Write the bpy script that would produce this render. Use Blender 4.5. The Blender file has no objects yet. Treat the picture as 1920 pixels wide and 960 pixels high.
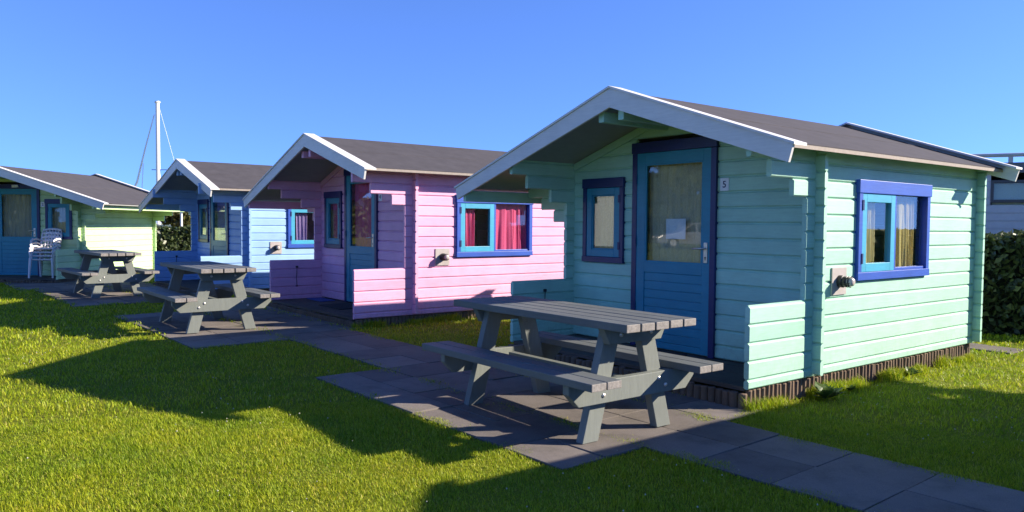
import bpy, bmesh, math, random
import numpy as np
from mathutils import Vector, Matrix
random.seed(7); rng = np.random.default_rng(7)
R = math.radians
sc = bpy.context.scene
COL = sc.collection
U = 0.14                       # height of one log course

# ------------------------------------------------------------------ helpers
def tag(o, label=None, cat=None, group=None, kind=None):
    for k, v in (('label', label), ('category', cat), ('group', group), ('kind', kind)):
        if v: o[k] = v
    return o

def empty(name, loc=(0, 0, 0), rz=0, parent=None):
    o = bpy.data.objects.new(name, None); COL.objects.link(o)
    o.empty_display_size = .1
    o.location = loc; o.rotation_euler = (0, 0, rz)
    if parent: o.parent = parent
    return o

class MB:
    """collects shapes for ONE mesh object; every face carries a material slot"""
    def __init__(s): s.v = []; s.f = []; s.m = []
    def add(s, vs, fs, mi=0):
        n = len(s.v); s.v += [tuple(v) for v in vs]
        for f in fs: s.f.append(tuple(i + n for i in f)); s.m.append(mi)
    def box(s, x0, x1, y0, y1, z0, z1, mi=0, M=None):
        vs = [Vector((x, y, z)) for z in (z0, z1) for x, y in ((x0, y0), (x1, y0), (x1, y1), (x0, y1))]
        if M: vs = [M @ v for v in vs]
        s.add(vs, [(3, 2, 1, 0), (4, 5, 6, 7), (0, 1, 5, 4), (1, 2, 6, 5), (2, 3, 7, 6), (3, 0, 4, 7)], mi)
    def hexa(s, vs, mi=0):
        """eight corners: bottom ring then top ring, counterclockwise"""
        s.add(vs, [(3, 2, 1, 0), (4, 5, 6, 7), (0, 1, 5, 4), (1, 2, 6, 5), (2, 3, 7, 6), (3, 0, 4, 7)], mi)
    def prism(s, poly, fn, t0, t1, mi=0):
        """2-D polygon extruded from t0 to t1; fn(a, b, t) gives the point"""
        n = len(poly)
        vs = [fn(a, b, t0) for a, b in poly] + [fn(a, b, t1) for a, b in poly]
        fs = [tuple(range(n))[::-1], tuple(range(n, 2 * n))] + [(i, (i + 1) % n, n + (i + 1) % n, n + i) for i in range(n)]
        s.add(vs, fs, mi)
    def tube(s, pts, rad, n=8, mi=0, caps=True):
        pts = [Vector(p) for p in pts]
        if not hasattr(rad, '__len__'): rad = [rad] * len(pts)
        vs = []; fs = []
        for i, p in enumerate(pts):
            d = (pts[min(i + 1, len(pts) - 1)] - pts[max(i - 1, 0)]).normalized()
            a = Vector((0, 0, 1)) if abs(d.z) < .9 else Vector((1, 0, 0))
            e1 = d.cross(a).normalized(); e2 = d.cross(e1)
            for k in range(n):
                t = 2 * math.pi * k / n
                vs.append(p + rad[i] * (math.cos(t) * e1 + math.sin(t) * e2))
        for i in range(len(pts) - 1):
            for k in range(n):
                fs.append((i * n + k, i * n + (k + 1) % n, (i + 1) * n + (k + 1) % n, (i + 1) * n + k))
        if caps:
            fs.append(tuple(range(n))); fs.append(tuple((len(pts) - 1) * n + k for k in range(n))[::-1])
        s.add(vs, fs, mi)
    def build(s, name, mats, parent=None, loc=None, mirror=None, cuts=(), bevel=0, smooth=False, dz=0, recalc=True):
        if not isinstance(mats, (list, tuple)): mats = [mats]
        me = bpy.data.meshes.new(name)
        vs = s.v
        if dz: vs = [(x, y, z + dz) for x, y, z in vs]
        me.from_pydata(vs, [], s.f)
        me.polygons.foreach_set('material_index', s.m)
        for m in mats: me.materials.append(m)
        bm = bmesh.new(); bm.from_mesh(me)
        for co, no in cuts:                       # keep what lies below each plane
            bmesh.ops.bisect_plane(bm, geom=bm.verts[:] + bm.edges[:] + bm.faces[:], plane_co=co, plane_no=no, clear_outer=True)
        if mirror is not None:
            for v in bm.verts: v.co.x = mirror - v.co.x
        if recalc: bmesh.ops.recalc_face_normals(bm, faces=bm.faces[:])
        if bevel:
            ed = [e for e in bm.edges if len(e.link_faces) == 2 and e.calc_face_angle(0) > .5]
            bmesh.ops.bevel(bm, geom=ed, offset=bevel, segments=2, affect='EDGES', profile=.6, clamp_overlap=True)
        if smooth:
            for f in bm.faces: f.smooth = True
        bm.to_mesh(me); bm.free()
        o = bpy.data.objects.new(name, me); COL.objects.link(o)
        if parent: o.parent = parent
        if loc is not None: o.location = loc
        return o

def copy_tree(o, parent=None):
    c = o.copy(); COL.objects.link(c)
    if parent is not None: c.parent = parent
    for ch in [x for x in sc.objects if x.parent == o]: copy_tree(ch, c)
    return c

def fast_mesh(name, verts, loops, starts, totals, mat, parent=None, smooth=False):
    me = bpy.data.meshes.new(name)
    me.vertices.add(len(verts)); me.vertices.foreach_set('co', verts.astype(np.float32).ravel())
    me.loops.add(len(loops)); me.loops.foreach_set('vertex_index', loops.astype(np.int32))
    me.polygons.add(len(starts)); me.polygons.foreach_set('loop_start', starts.astype(np.int32)); me.polygons.foreach_set('loop_total', totals.astype(np.int32))
    me.update(calc_edges=True); me.materials.append(mat)
    o = bpy.data.objects.new(name, me); COL.objects.link(o)
    if parent: o.parent = parent
    return o

# ------------------------------------------------------------------ materials
def newmat(name):
    m = bpy.data.materials.new(name); m.use_nodes = True
    nt = m.node_tree; nt.nodes.clear()
    out = nt.nodes.new('ShaderNodeOutputMaterial')
    return m, nt, out
def nd(nt, t, **kw):
    n = nt.nodes.new(t)
    for k, v in kw.items():
        if k in n.inputs: n.inputs[k].default_value = v
        else: setattr(n, k, v)
    return n
def coords(nt, scale):
    tc = nt.nodes.new('ShaderNodeTexCoord'); mp = nt.nodes.new('ShaderNodeMapping')
    mp.inputs['Scale'].default_value = scale
    nt.links.new(tc.outputs['Object'], mp.inputs['Vector'])
    return mp.outputs['Vector']
def ramp(nt, fac, stops):
    r = nt.nodes.new('ShaderNodeValToRGB'); e = r.color_ramp.elements
    while len(e) < len(stops): e.new(.5)
    for el, (p, c) in zip(e, stops): el.position = p; el.color = (*c, 1)
    nt.links.new(fac, r.inputs['Fac']); return r.outputs['Color']
def mul(c, k): return tuple(min(1, x * k) for x in c)
def mixc(c, d, t): return tuple(a * (1 - t) + b * t for a, b in zip(c, d))

def paint(name, rgb, rough=.5, grain=.25, var=.10, splash=0, dirt=.0, dirt_rgb=(.12, .10, .07), gscale=(5, 5, 60)):
    """painted timber: slow tone drift, fine horizontal grain, small scuffs"""
    m, nt, out = newmat(name); L = nt.links.new
    b = nd(nt, 'ShaderNodeBsdfPrincipled', Roughness=rough)
    v = coords(nt, (1, 1, 1))
    n1 = nd(nt, 'ShaderNodeTexNoise', Scale=2.3, Detail=5, Roughness=.65); L(v, n1.inputs['Vector'])
    c1 = ramp(nt, n1.outputs['Fac'], [(.3, mul(rgb, 1 - var)), (.7, mul(rgb, 1 + var * .6))])
    g = nd(nt, 'ShaderNodeTexNoise', Scale=1.0, Detail=6, Roughness=.7); L(coords(nt, gscale), g.inputs['Vector'])
    mx = nd(nt, 'ShaderNodeMix', data_type='RGBA', blend_type='MULTIPLY'); mx.inputs[0].default_value = .32
    L(c1, mx.inputs[6]); L(ramp(nt, g.outputs['Fac'], [(.3, (.55, .55, .55)), (.65, (1, 1, 1))]), mx.inputs[7])
    col = mx.outputs[2]
    # every board took the brush and the weather a little differently
    geo = nd(nt, 'ShaderNodeNewGeometry'); mi = nd(nt, 'ShaderNodeMix', data_type='RGBA', blend_type='MULTIPLY'); mi.inputs[0].default_value = 1
    L(col, mi.inputs[6]); L(ramp(nt, geo.outputs['Random Per Island'], [(0, (.88, .90, .90)), (.5, (.98, .98, .97)), (1, (1.05, 1.03, 1.0))]), mi.inputs[7]); col = mi.outputs[2]
    # knots bleeding through
    kv = nd(nt, 'ShaderNodeTexVoronoi', Scale=2.7); L(coords(nt, (1, 1, 2.2)), kv.inputs['Vector'])
    mk = nd(nt, 'ShaderNodeMix', data_type='RGBA', blend_type='MULTIPLY'); mk.inputs[0].default_value = .5
    L(col, mk.inputs[6]); L(ramp(nt, kv.outputs['Distance'], [(.018, (.55, .52, .45)), (.045, (1, 1, 1))]), mk.inputs[7]); col = mk.outputs[2]
    if splash:                                        # rain-splashed soil on the lowest boards
        tz = nd(nt, 'ShaderNodeTexCoord'); sz = nd(nt, 'ShaderNodeSeparateXYZ'); L(tz.outputs['Object'], sz.inputs[0])
        fz = nd(nt, 'ShaderNodeMapRange'); fz.inputs['From Min'].default_value = .12; fz.inputs['From Max'].default_value = .5; fz.inputs['To Min'].default_value = 1; fz.inputs['To Max'].default_value = 0; L(sz.outputs['Z'], fz.inputs['Value'])
        sn = nd(nt, 'ShaderNodeTexNoise', Scale=22, Detail=8, Roughness=.8); L(coords(nt, (1, 1, .6)), sn.inputs['Vector'])
        sm = nd(nt, 'ShaderNodeMath', operation='MULTIPLY'); L(fz.outputs['Result'], sm.inputs[0]); L(ramp(nt, sn.outputs['Fac'], [(.48, (0, 0, 0)), (.7, (splash,) * 3)]), sm.inputs[1])
        ms = nd(nt, 'ShaderNodeMix', data_type='RGBA'); L(sm.outputs[0], ms.inputs[0]); L(col, ms.inputs[6]); ms.inputs[7].default_value = (.17, .15, .10, 1); col = ms.outputs[2]
    if dirt:
        d = nd(nt, 'ShaderNodeTexNoise', Scale=9, Detail=8, Roughness=.75); L(coords(nt, (1, 1, 2.2)), d.inputs['Vector'])
        fac = ramp(nt, d.outputs['Fac'], [(.60, (0, 0, 0)), (.78, (dirt,) * 3)])
        m2 = nd(nt, 'ShaderNodeMix', data_type='RGBA'); L(fac, m2.inputs[0]); L(col, m2.inputs[6]); m2.inputs[7].default_value = (*dirt_rgb, 1)
        col = m2.outputs[2]
    L(col, b.inputs['Base Color'])
    bp = nd(nt, 'ShaderNodeBump', Strength=grain, Distance=.004); L(g.outputs['Fac'], bp.inputs['Height']); L(bp.outputs['Normal'], b.inputs['Normal'])
    L(b.outputs['BSDF'], out.inputs['Surface'])
    return m

def plain(name, rgb, rough=.5, metal=0, nscale=30, var=.12, bump=0, spec=.5):
    m, nt, out = newmat(name); L = nt.links.new
    b = nd(nt, 'ShaderNodeBsdfPrincipled', Roughness=rough, Metallic=metal)
    b.inputs['Specular IOR Level'].default_value = spec
    n = nd(nt, 'ShaderNodeTexNoise', Scale=nscale, Detail=5, Roughness=.65); L(coords(nt, (1, 1, 1)), n.inputs['Vector'])
    L(ramp(nt, n.outputs['Fac'], [(.3, mul(rgb, 1 - var)), (.7, mul(rgb, 1 + var))]), b.inputs['Base Color'])
    if bump:
        bp = nd(nt, 'ShaderNodeBump', Strength=bump, Distance=.005); L(n.outputs['Fac'], bp.inputs['Height']); L(bp.outputs['Normal'], b.inputs['Normal'])
    L(b.outputs['BSDF'], out.inputs['Surface'])
    return m

def glass(name, tint=(.93, .96, .95)):
    m, nt, out = newmat(name); L = nt.links.new
    t = nd(nt, 'ShaderNodeBsdfTransparent'); t.inputs['Color'].default_value = (*tint, 1)
    g = nd(nt, 'ShaderNodeBsdfGlossy', Roughness=.015)
    f = nd(nt, 'ShaderNodeFresnel'); gb = nd(nt, 'ShaderNodeNewGeometry')      # the pane reflects alike from both of its sides
    io = nd(nt, 'ShaderNodeMath', operation='MULTIPLY_ADD'); io.inputs[1].default_value = 1 / 1.5 - 1.5; io.inputs[2].default_value = 1.5
    L(gb.outputs['Backfacing'], io.inputs[0]); L(io.outputs[0], f.inputs['IOR'])
    k = nd(nt, 'ShaderNodeMath', operation='MULTIPLY_ADD'); k.inputs[1].default_value = 1.0; k.inputs[2].default_value = .02
    n = nd(nt, 'ShaderNodeTexNoise', Scale=1.5, Detail=1); L(coords(nt, (1, 1, 1)), n.inputs['Vector'])
    bp = nd(nt, 'ShaderNodeBump', Strength=.04, Distance=.02); L(n.outputs['Fac'], bp.inputs['Height']); L(bp.outputs['Normal'], g.inputs['Normal'])
    mx = nd(nt, 'ShaderNodeMixShader'); L(f.outputs['Fac'], k.inputs[0]); L(k.outputs[0], mx.inputs['Fac'])
    L(t.outputs[0], mx.inputs[1]); L(g.outputs[0], mx.inputs[2]); L(mx.outputs[0], out.inputs['Surface'])
    return m

def leafmat(name, c0, c1, trans=.35, rough=.5):
    m, nt, out = newmat(name); L = nt.links.new
    geo = nd(nt, 'ShaderNodeNewGeometry')
    col = ramp(nt, geo.outputs['Random Per Island'], [(0, c0), (1, c1)])
    b = nd(nt, 'ShaderNodeBsdfPrincipled', Roughness=rough); L(col, b.inputs['Base Color'])
    b.inputs['Specular IOR Level'].default_value = .3
    t = nd(nt, 'ShaderNodeBsdfTranslucent'); L(col, t.inputs['Color'])
    mx = nd(nt, 'ShaderNodeMixShader', Fac=trans); L(b.outputs[0], mx.inputs[1]); L(t.outputs[0], mx.inputs[2])
    L(mx.outputs[0], out.inputs['Surface'])
    return m

def cloth(name, rgb, trans=.15):
    m, nt, out = newmat(name); L = nt.links.new
    d = nd(nt, 'ShaderNodeBsdfDiffuse'); t = nd(nt, 'ShaderNodeBsdfTranslucent')
    w = nd(nt, 'ShaderNodeTexNoise', Scale=160, Detail=2); L(coords(nt, (1, 1, .3)), w.inputs['Vector'])
    c = ramp(nt, w.outputs['Fac'], [(.35, mul(rgb, .85)), (.65, mul(rgb, 1.05))])
    L(c, d.inputs['Color']); L(c, t.inputs['Color'])
    mx = nd(nt, 'ShaderNodeMixShader', Fac=trans); L(d.outputs[0], mx.inputs[1]); L(t.outputs[0], mx.inputs[2]); L(mx.outputs[0], out.inputs['Surface'])
    return m

MINT = paint('mint_paint', (.385, .67, .53), splash=.45, dirt=.35, dirt_rgb=(.22, .27, .2))
PINK = paint('pink_paint', (.79, .40, .60), splash=.35, dirt=.25, dirt_rgb=(.4, .2, .28))
BLUE = paint('sky_blue_paint', (.30, .50, .80), dirt=.2, dirt_rgb=(.15, .22, .36))
LIME = paint('pale_green_paint', (.54, .74, .40), dirt=.2, dirt_rgb=(.25, .3, .17))
WHITE = paint('white_paint', (.74, .73, .70), dirt=.25, dirt_rgb=(.4, .4, .36))
NAVY = paint('navy_paint', (.006, .018, .12), rough=.38, var=.15)
TEAL = paint('teal_paint', (.009, .24, .36), rough=.42, var=.12)
SOFFIT = paint('soffit_board', (.34, .34, .33), grain=.4)
DECK = paint('deck_timber', (.085, .07, .055), rough=.75, grain=.8, var=.35)
LOGM = paint('rough_stakes', (.17, .115, .075), rough=.85, grain=.8, var=.4, gscale=(60, 60, 4))
FELT = plain('roofing_felt', (.070, .066, .072), rough=.95, nscale=5, var=.14, bump=.25, spec=.2)
FELTEDGE = plain('felt_edge', (.30, .26, .22), rough=.8)
INNER = plain('cabin_inside', (.16, .13, .10), rough=.8)
GLASS = glass('window_glass')
STEEL = plain('brushed_metal', (.62, .6, .56), rough=.35, metal=.7)
PLATE = plain('lamp_plate', (.36, .33, .32), rough=.6, nscale=12, bump=.1)
BLACK = plain('black_plastic', (.02, .02, .022), rough=.45)
FROST = plain('frosted_glass', (.42, .38, .36), rough=.25)
PAPER = plain('paper', (.80, .82, .84), rough=.8, var=.03)
INK = plain('ink', (.02, .03, .09), rough=.6)
RUBBER = plain('rubber_mat', (.018, .018, .02), rough=.9, nscale=120, bump=.6)
BLUEMAT = plain('blue_mat', (.04, .08, .28), rough=.9, nscale=120, bump=.5)
PLASTIC = plain('white_plastic', (.68, .66, .68), rough=.45, var=.05)
PLANK = paint('grey_plastic_plank', (.125, .14, .142), rough=.62, grain=.5, var=.16, dirt=.55, dirt_rgb=(.27, .265, .25), gscale=(4, 60, 60))
LEGM = paint('green_grey_plank', (.17, .19, .172), rough=.65, grain=.5, var=.14, dirt=.25, dirt_rgb=(.09, .1, .09), gscale=(40, 40, 5))
ENDGR = plain('worn_plank_end', (.21, .195, .18), rough=.75, nscale=45, var=.3, bump=.3)

# ------------------------------------------------------------------ the light
sun_az = math.atan(1 / 1.4)
sun_el = math.atan(.84 * math.sin(sun_az))
sd = Vector((math.sin(sun_az) * math.cos(sun_el), math.cos(sun_az) * math.cos(sun_el), math.sin(sun_el)))
sl = bpy.data.lights.new('sun', 'SUN'); sl.energy = 5.0; sl.angle = R(.53); sl.color = (1.0, .875, .72)
so = bpy.data.objects.new('sun', sl); COL.objects.link(so); so.rotation_euler = sd.to_track_quat('Z', 'Y').to_euler()
w = bpy.data.worlds.new('World'); sc.world = w; w.use_nodes = True
nt = w.node_tree; nt.nodes.clear()
wo = nt.nodes.new('ShaderNodeOutputWorld'); bg = nt.nodes.new('ShaderNodeBackground'); sk = nt.nodes.new('ShaderNodeTexSky')
sk.sky_type = 'NISHITA'; sk.sun_disc = False; sk.sun_elevation = sun_el; sk.sun_rotation = sun_az
sk.air_density = 1.0; sk.dust_density = .0; sk.ozone_density = 6.0; sk.altitude = 4500
bg.inputs['Strength'].default_value = .125
# clear sea air: the pale band at the horizon sits lower than the stock sky has it
tcw = nt.nodes.new('ShaderNodeTexCoord'); mpw = nt.nodes.new('ShaderNodeMapping'); mpw.inputs['Scale'].default_value = (1, 1, .75); mpw.inputs['Location'].default_value = (0, 0, .10)
nrm = nt.nodes.new('ShaderNodeVectorMath'); nrm.operation = 'NORMALIZE'
nt.links.new(tcw.outputs['Generated'], mpw.inputs['Vector']); nt.links.new(mpw.outputs[0], nrm.inputs[0]); nt.links.new(nrm.outputs[0], sk.inputs['Vector'])
tint = nt.nodes.new('ShaderNodeMix'); tint.data_type = 'RGBA'; tint.blend_type = 'MULTIPLY'; tint.inputs[0].default_value = 1; tint.inputs[7].default_value = (.83, .87, 1.10, 1)
nt.links.new(sk.outputs[0], tint.inputs[6]); nt.links.new(tint.outputs[2], bg.inputs[0]); nt.links.new(bg.outputs[0], wo.inputs[0])
vs_ = sc.view_settings; vs_.view_transform = 'Standard'; vs_.look = 'None'; vs_.gamma = 1; vs_.exposure = 1.2; vs_.use_curve_mapping = False

# ------------------------------------------------------------------ the camera
F, PITCH, ROLL, YAW = 1442.92, R(-2.3651), R(.45404), R(-52.0429)
fw = Vector((math.sin(YAW) * math.cos(PITCH), math.cos(YAW) * math.cos(PITCH), math.sin(PITCH)))
rt = Vector((math.cos(YAW), -math.sin(YAW), 0)); up = rt.cross(fw)
rt2 = math.cos(ROLL) * rt + math.sin(ROLL) * up; up2 = -math.sin(ROLL) * rt + math.cos(ROLL) * up
cam = bpy.data.cameras.new('camera'); cam.sensor_width = 36; cam.lens = F / 1920 * 36; cam.clip_end = 3000; cam.clip_start = .05
CAM = Vector((3.43454, -5.80568, 1.16044))
co = bpy.data.objects.new('camera', cam); COL.objects.link(co)
M = Matrix((rt2, up2, -fw)).transposed().to_4x4(); M.translation = CAM; co.matrix_world = M
sc.camera = co

# ------------------------------------------------------------------ ground, path
def gz(x, y):                                        # the lawn climbs a little towards the far cabins
    return -.225 + .06 * min(1, max(0, -x / 7.0))
def gza(x, y): return -.225 + .06 * np.clip(-x / 7.0, 0, 1)

def lawn_material():
    m, nt, out = newmat('lawn'); L = nt.links.new
    b = nd(nt, 'ShaderNodeBsdfPrincipled', Roughness=.9); b.inputs['Specular IOR Level'].default_value = .15
    v = coords(nt, (1, 1, 1))
    n1 = nd(nt, 'ShaderNodeTexNoise', Scale=1.1, Detail=6, Roughness=.7); L(v, n1.inputs['Vector'])
    n2 = nd(nt, 'ShaderNodeTexNoise', Scale=55, Detail=4, Roughness=.8); L(v, n2.inputs['Vector'])
    c1 = ramp(nt, n1.outputs['Fac'], [(.3, (.15, .19, .012)), (.7, (.25, .28, .02))])
    mx = nd(nt, 'ShaderNodeMix', data_type='RGBA', blend_type='MULTIPLY'); mx.inputs[0].default_value = .8
    L(c1, mx.inputs[6]); L(ramp(nt, n2.outputs['Fac'], [(.3, (.45, .4, .35)), (.65, (1, 1, 1))]), mx.inputs[7])
    L(mx.outputs[2], b.inputs['Base Color'])
    bp = nd(nt, 'ShaderNodeBump', Strength=.8, Distance=.03); L(n2.outputs['Fac'], bp.inputs['Height']); L(bp.outputs['Normal'], b.inputs['Normal'])
    L(b.outputs[0], out.inputs['Surface']); return m
LAWN = lawn_material()
xs = np.array([-600, -200, -80, -40, -25, -18, -14, -10.5, -7, -3.5, 0, 3, 6, 12, 25, 80, 300, 600.])
ys = np.array([-600, -200, -80, -30, -15, -8, -4, 0, 4, 8, 15, 30, 80, 200, 600.])
g = MB()
vsg = [(x, y, gz(x, y) - .012) for y in ys for x in xs]; nx = len(xs)
g.add(vsg, [(j * nx + i, j * nx + i + 1, (j + 1) * nx + i + 1, (j + 1) * nx + i) for j in range(len(ys) - 1) for i in range(nx - 1)])
tag(g.build('ground', LAWN), kind='structure')

def paving_material():
    m, nt, out = newmat('paving_slab'); L = nt.links.new
    b = nd(nt, 'ShaderNodeBsdfPrincipled', Roughness=.88); b.inputs['Specular IOR Level'].default_value = .25
    geo = nd(nt, 'ShaderNodeNewGeometry'); v = coords(nt, (1, 1, 1))
    isl = ramp(nt, geo.outputs['Random Per Island'], [(0, (.145, .13, .12)), (.5, (.18, .16, .145)), (1, (.225, .20, .18))])
    n1 = nd(nt, 'ShaderNodeTexNoise', Scale=4, Detail=8, Roughness=.7); L(v, n1.inputs['Vector'])
    n2 = nd(nt, 'ShaderNodeTexNoise', Scale=140, Detail=3, Roughness=.8); L(v, n2.inputs['Vector'])
    mx = nd(nt, 'ShaderNodeMix', data_type='RGBA', blend_type='MULTIPLY'); mx.inputs[0].default_value = .75
    L(isl, mx.inputs[6]); L(ramp(nt, n1.outputs['Fac'], [(.25, (.42, .44, .42)), (.5, (.92, .92, .92)), (.75, (1.12, 1.12, 1.12))]), mx.inputs[7])
    m2 = nd(nt, 'ShaderNodeMix', data_type='RGBA', blend_type='MULTIPLY'); m2.inputs[0].default_value = .6
    L(mx.outputs[2], m2.inputs[6]); L(ramp(nt, n2.outputs['Fac'], [(.35, (.6, .6, .6)), (.6, (1.05, 1.05, 1.05))]), m2.inputs[7])
    L(m2.outputs[2], b.inputs['Base Color'])
    bp = nd(nt, 'ShaderNodeBump', Strength=.5, Distance=.004); L(n2.outputs['Fac'], bp.inputs['Height']); L(bp.outputs['Normal'], b.inputs['Normal'])
    L(b.outputs[0], out.inputs['Surface']); return m
PAVE = paving_material()
SAND = plain('joint_sand', (.035, .032, .025), rough=.95, nscale=60, var=.4)
PA = R(2.0)
def p2w(u, v): return (u * math.cos(PA) - v * math.sin(PA), u * math.sin(PA) + v * math.cos(PA))
def w2p(x, y): return (x * math.cos(PA) + y * math.sin(PA), -x * math.sin(PA) + y * math.cos(PA))
# paved areas in the path's own frame: (u0, u1, v0, v1)
AREAS = [(-17.5, 8, -2.23, -1.29), (-3.02, .12, -2.93, -2.23), (-3.0, .06, -1.29, -.80), (-8.6, -5.15, -3.30, -2.23), (-8.5, -5.5, -1.29, -1.05),
         (-14.6, -10.2, -3.5, -2.23), (-13.2, -10.1, -1.29, -1.05), (-17.8, -14.0, -3.75, -2.23), (-.9, .30, 3.75, 4.2)]
def on_path(x, y, grow=0.0):
    u = x * math.cos(PA) + y * math.sin(PA); v = -x * math.sin(PA) + y * math.cos(PA)
    r = np.zeros(np.shape(x), bool)
    for a in AREAS: r |= (u > a[0] - grow) & (u < a[1] + grow) & (v > a[2] - grow) & (v < a[3] + grow)
    return r
sand = MB(); slabs = MB()
for (u0, u1, v0, v1) in AREAS:
    nsd = max(1, int((u1 - u0) / 1.5))
    for i in range(nsd):
        a, b = u0 + (u1 - u0) * i / nsd, u0 + (u1 - u0) * (i + 1) / nsd
        q = [p2w(a, v0), p2w(b, v0), p2w(b, v1), p2w(a, v1)]
        sand.add([(x, y, gz(x, y) - .006) for x, y in q], [(0, 1, 2, 3)])
    nu = max(1, round((u1 - u0) / .5)); nv = max(1, round((v1 - v0) / .46))
    for i in range(nu):
        for j in range(nv):
            a, b = u0 + (u1 - u0) * i / nu + .0035, u0 + (u1 - u0) * (i + 1) / nu - .0035
            c, d = v0 + (v1 - v0) * j / nv + .0035, v0 + (v1 - v0) * (j + 1) / nv - .0035
            t = random.uniform(-.003, .004); tl = [random.uniform(-.0025, .0025) for _ in range(4)]
            q = [p2w(a, c), p2w(b, c), p2w(b, d), p2w(a, d)]
            slabs.hexa([(x, y, gz(x, y) - .03) for x, y in q] + [(x, y, gz(x, y) + .004 + t + e) for (x, y), e in zip(q, tl)])
tag(sand.build('path_bed', SAND), kind='structure')
tag(slabs.build('path', PAVE, bevel=.003), kind='structure')

# ------------------------------------------------------------------ the cabins
def course(mb, axis, a0, a1, z0, h, to, ti, sgn=1, cut_top=True):
    """one log course: a moulded board running along x or y, outer face at `to`, inner at `ti`"""
    T = abs(to - ti); mid = (to + ti) / 2; dirn = 1 if to > ti else -1
    c, d, gap = .011, .011, .0085
    hh = h - gap
    P = [(-T / 2 + d, 0), (T / 2 - d, 0), (T / 2, c), (T / 2, hh - c), (T / 2 - d, hh), (T / 6, hh), (T / 6, h + .004), (-T / 6, h + .004), (-T / 6, hh), (-T / 2 + d, hh), (-T / 2, hh - c), (-T / 2, c)]
    if axis == 'x': fn = lambda a, b, t: (t, mid + dirn * a, z0 + b)
    else: fn = lambda a, b, t: (mid + dirn * a, t, z0 + b)
    e = .004                                     # eased ends
    mb.prism(P, fn, a0, a1)

def subtract(segs, lo, hi):
    r = []
    for a, b in segs:
        if hi <= a or lo >= b: r.append((a, b)); continue
        if lo > a: r.append((a, lo))
        if hi < b: r.append((hi, b))
    return r

XL = -2.93                                       # left face of the left wall
def curtain_mesh(x0, x1, z0, z1, folds, amp, fn, drape=0.0, seed=0):
    rr = random.Random(seed); mb = MB(); n = int(folds * 10) + 1; m = 8
    ph = rr.uniform(0, 6)
    for j in range(m + 1):
        tz = j / m
        for i in range(n + 1):
            t = i / n
            a = x0 + (x1 - x0) * t
            a += drape * (tz ** 1.5) * (.5 - t) * (x1 - x0)
            off = amp * (math.sin(t * folds * 6.283 + ph + .5 * math.sin(tz * 3 + ph)) + .4 * math.sin(t * folds * 2.3 * 6.283 + ph * 2)) * (.55 + .45 * tz)
            mb.v.append(fn(a, off, z1 + (z0 - z1) * tz))
    for j in range(m):
        for i in range(n):
            k = j * (n + 1) + i; mb.f.append((k, k + 1, k + n + 2, k + n + 1)); mb.m.append(0)
    return mb

def text_mesh(name, body, size, mat, parent, loc, rot, font_ext=.001):
    cu = bpy.data.curves.new(name, 'FONT'); cu.body = body; cu.size = size; cu.extrude = font_ext; cu.align_x = 'CENTER'; cu.align_y = 'CENTER'; cu.offset = .001
    t = bpy.data.objects.new(name, cu); COL.objects.link(t)
    dg = bpy.context.evaluated_depsgraph_get(); me = bpy.data.meshes.new_from_object(t.evaluated_get(dg))
    bpy.data.objects.remove(t); bpy.data.curves.remove(cu)
    me.materials.clear(); me.materials.append(mat)
    o = bpy.data.objects.new(name, me); COL.objects.link(o); o.parent = parent; o.location = loc; o.rotation_euler = rot
    return o

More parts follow.
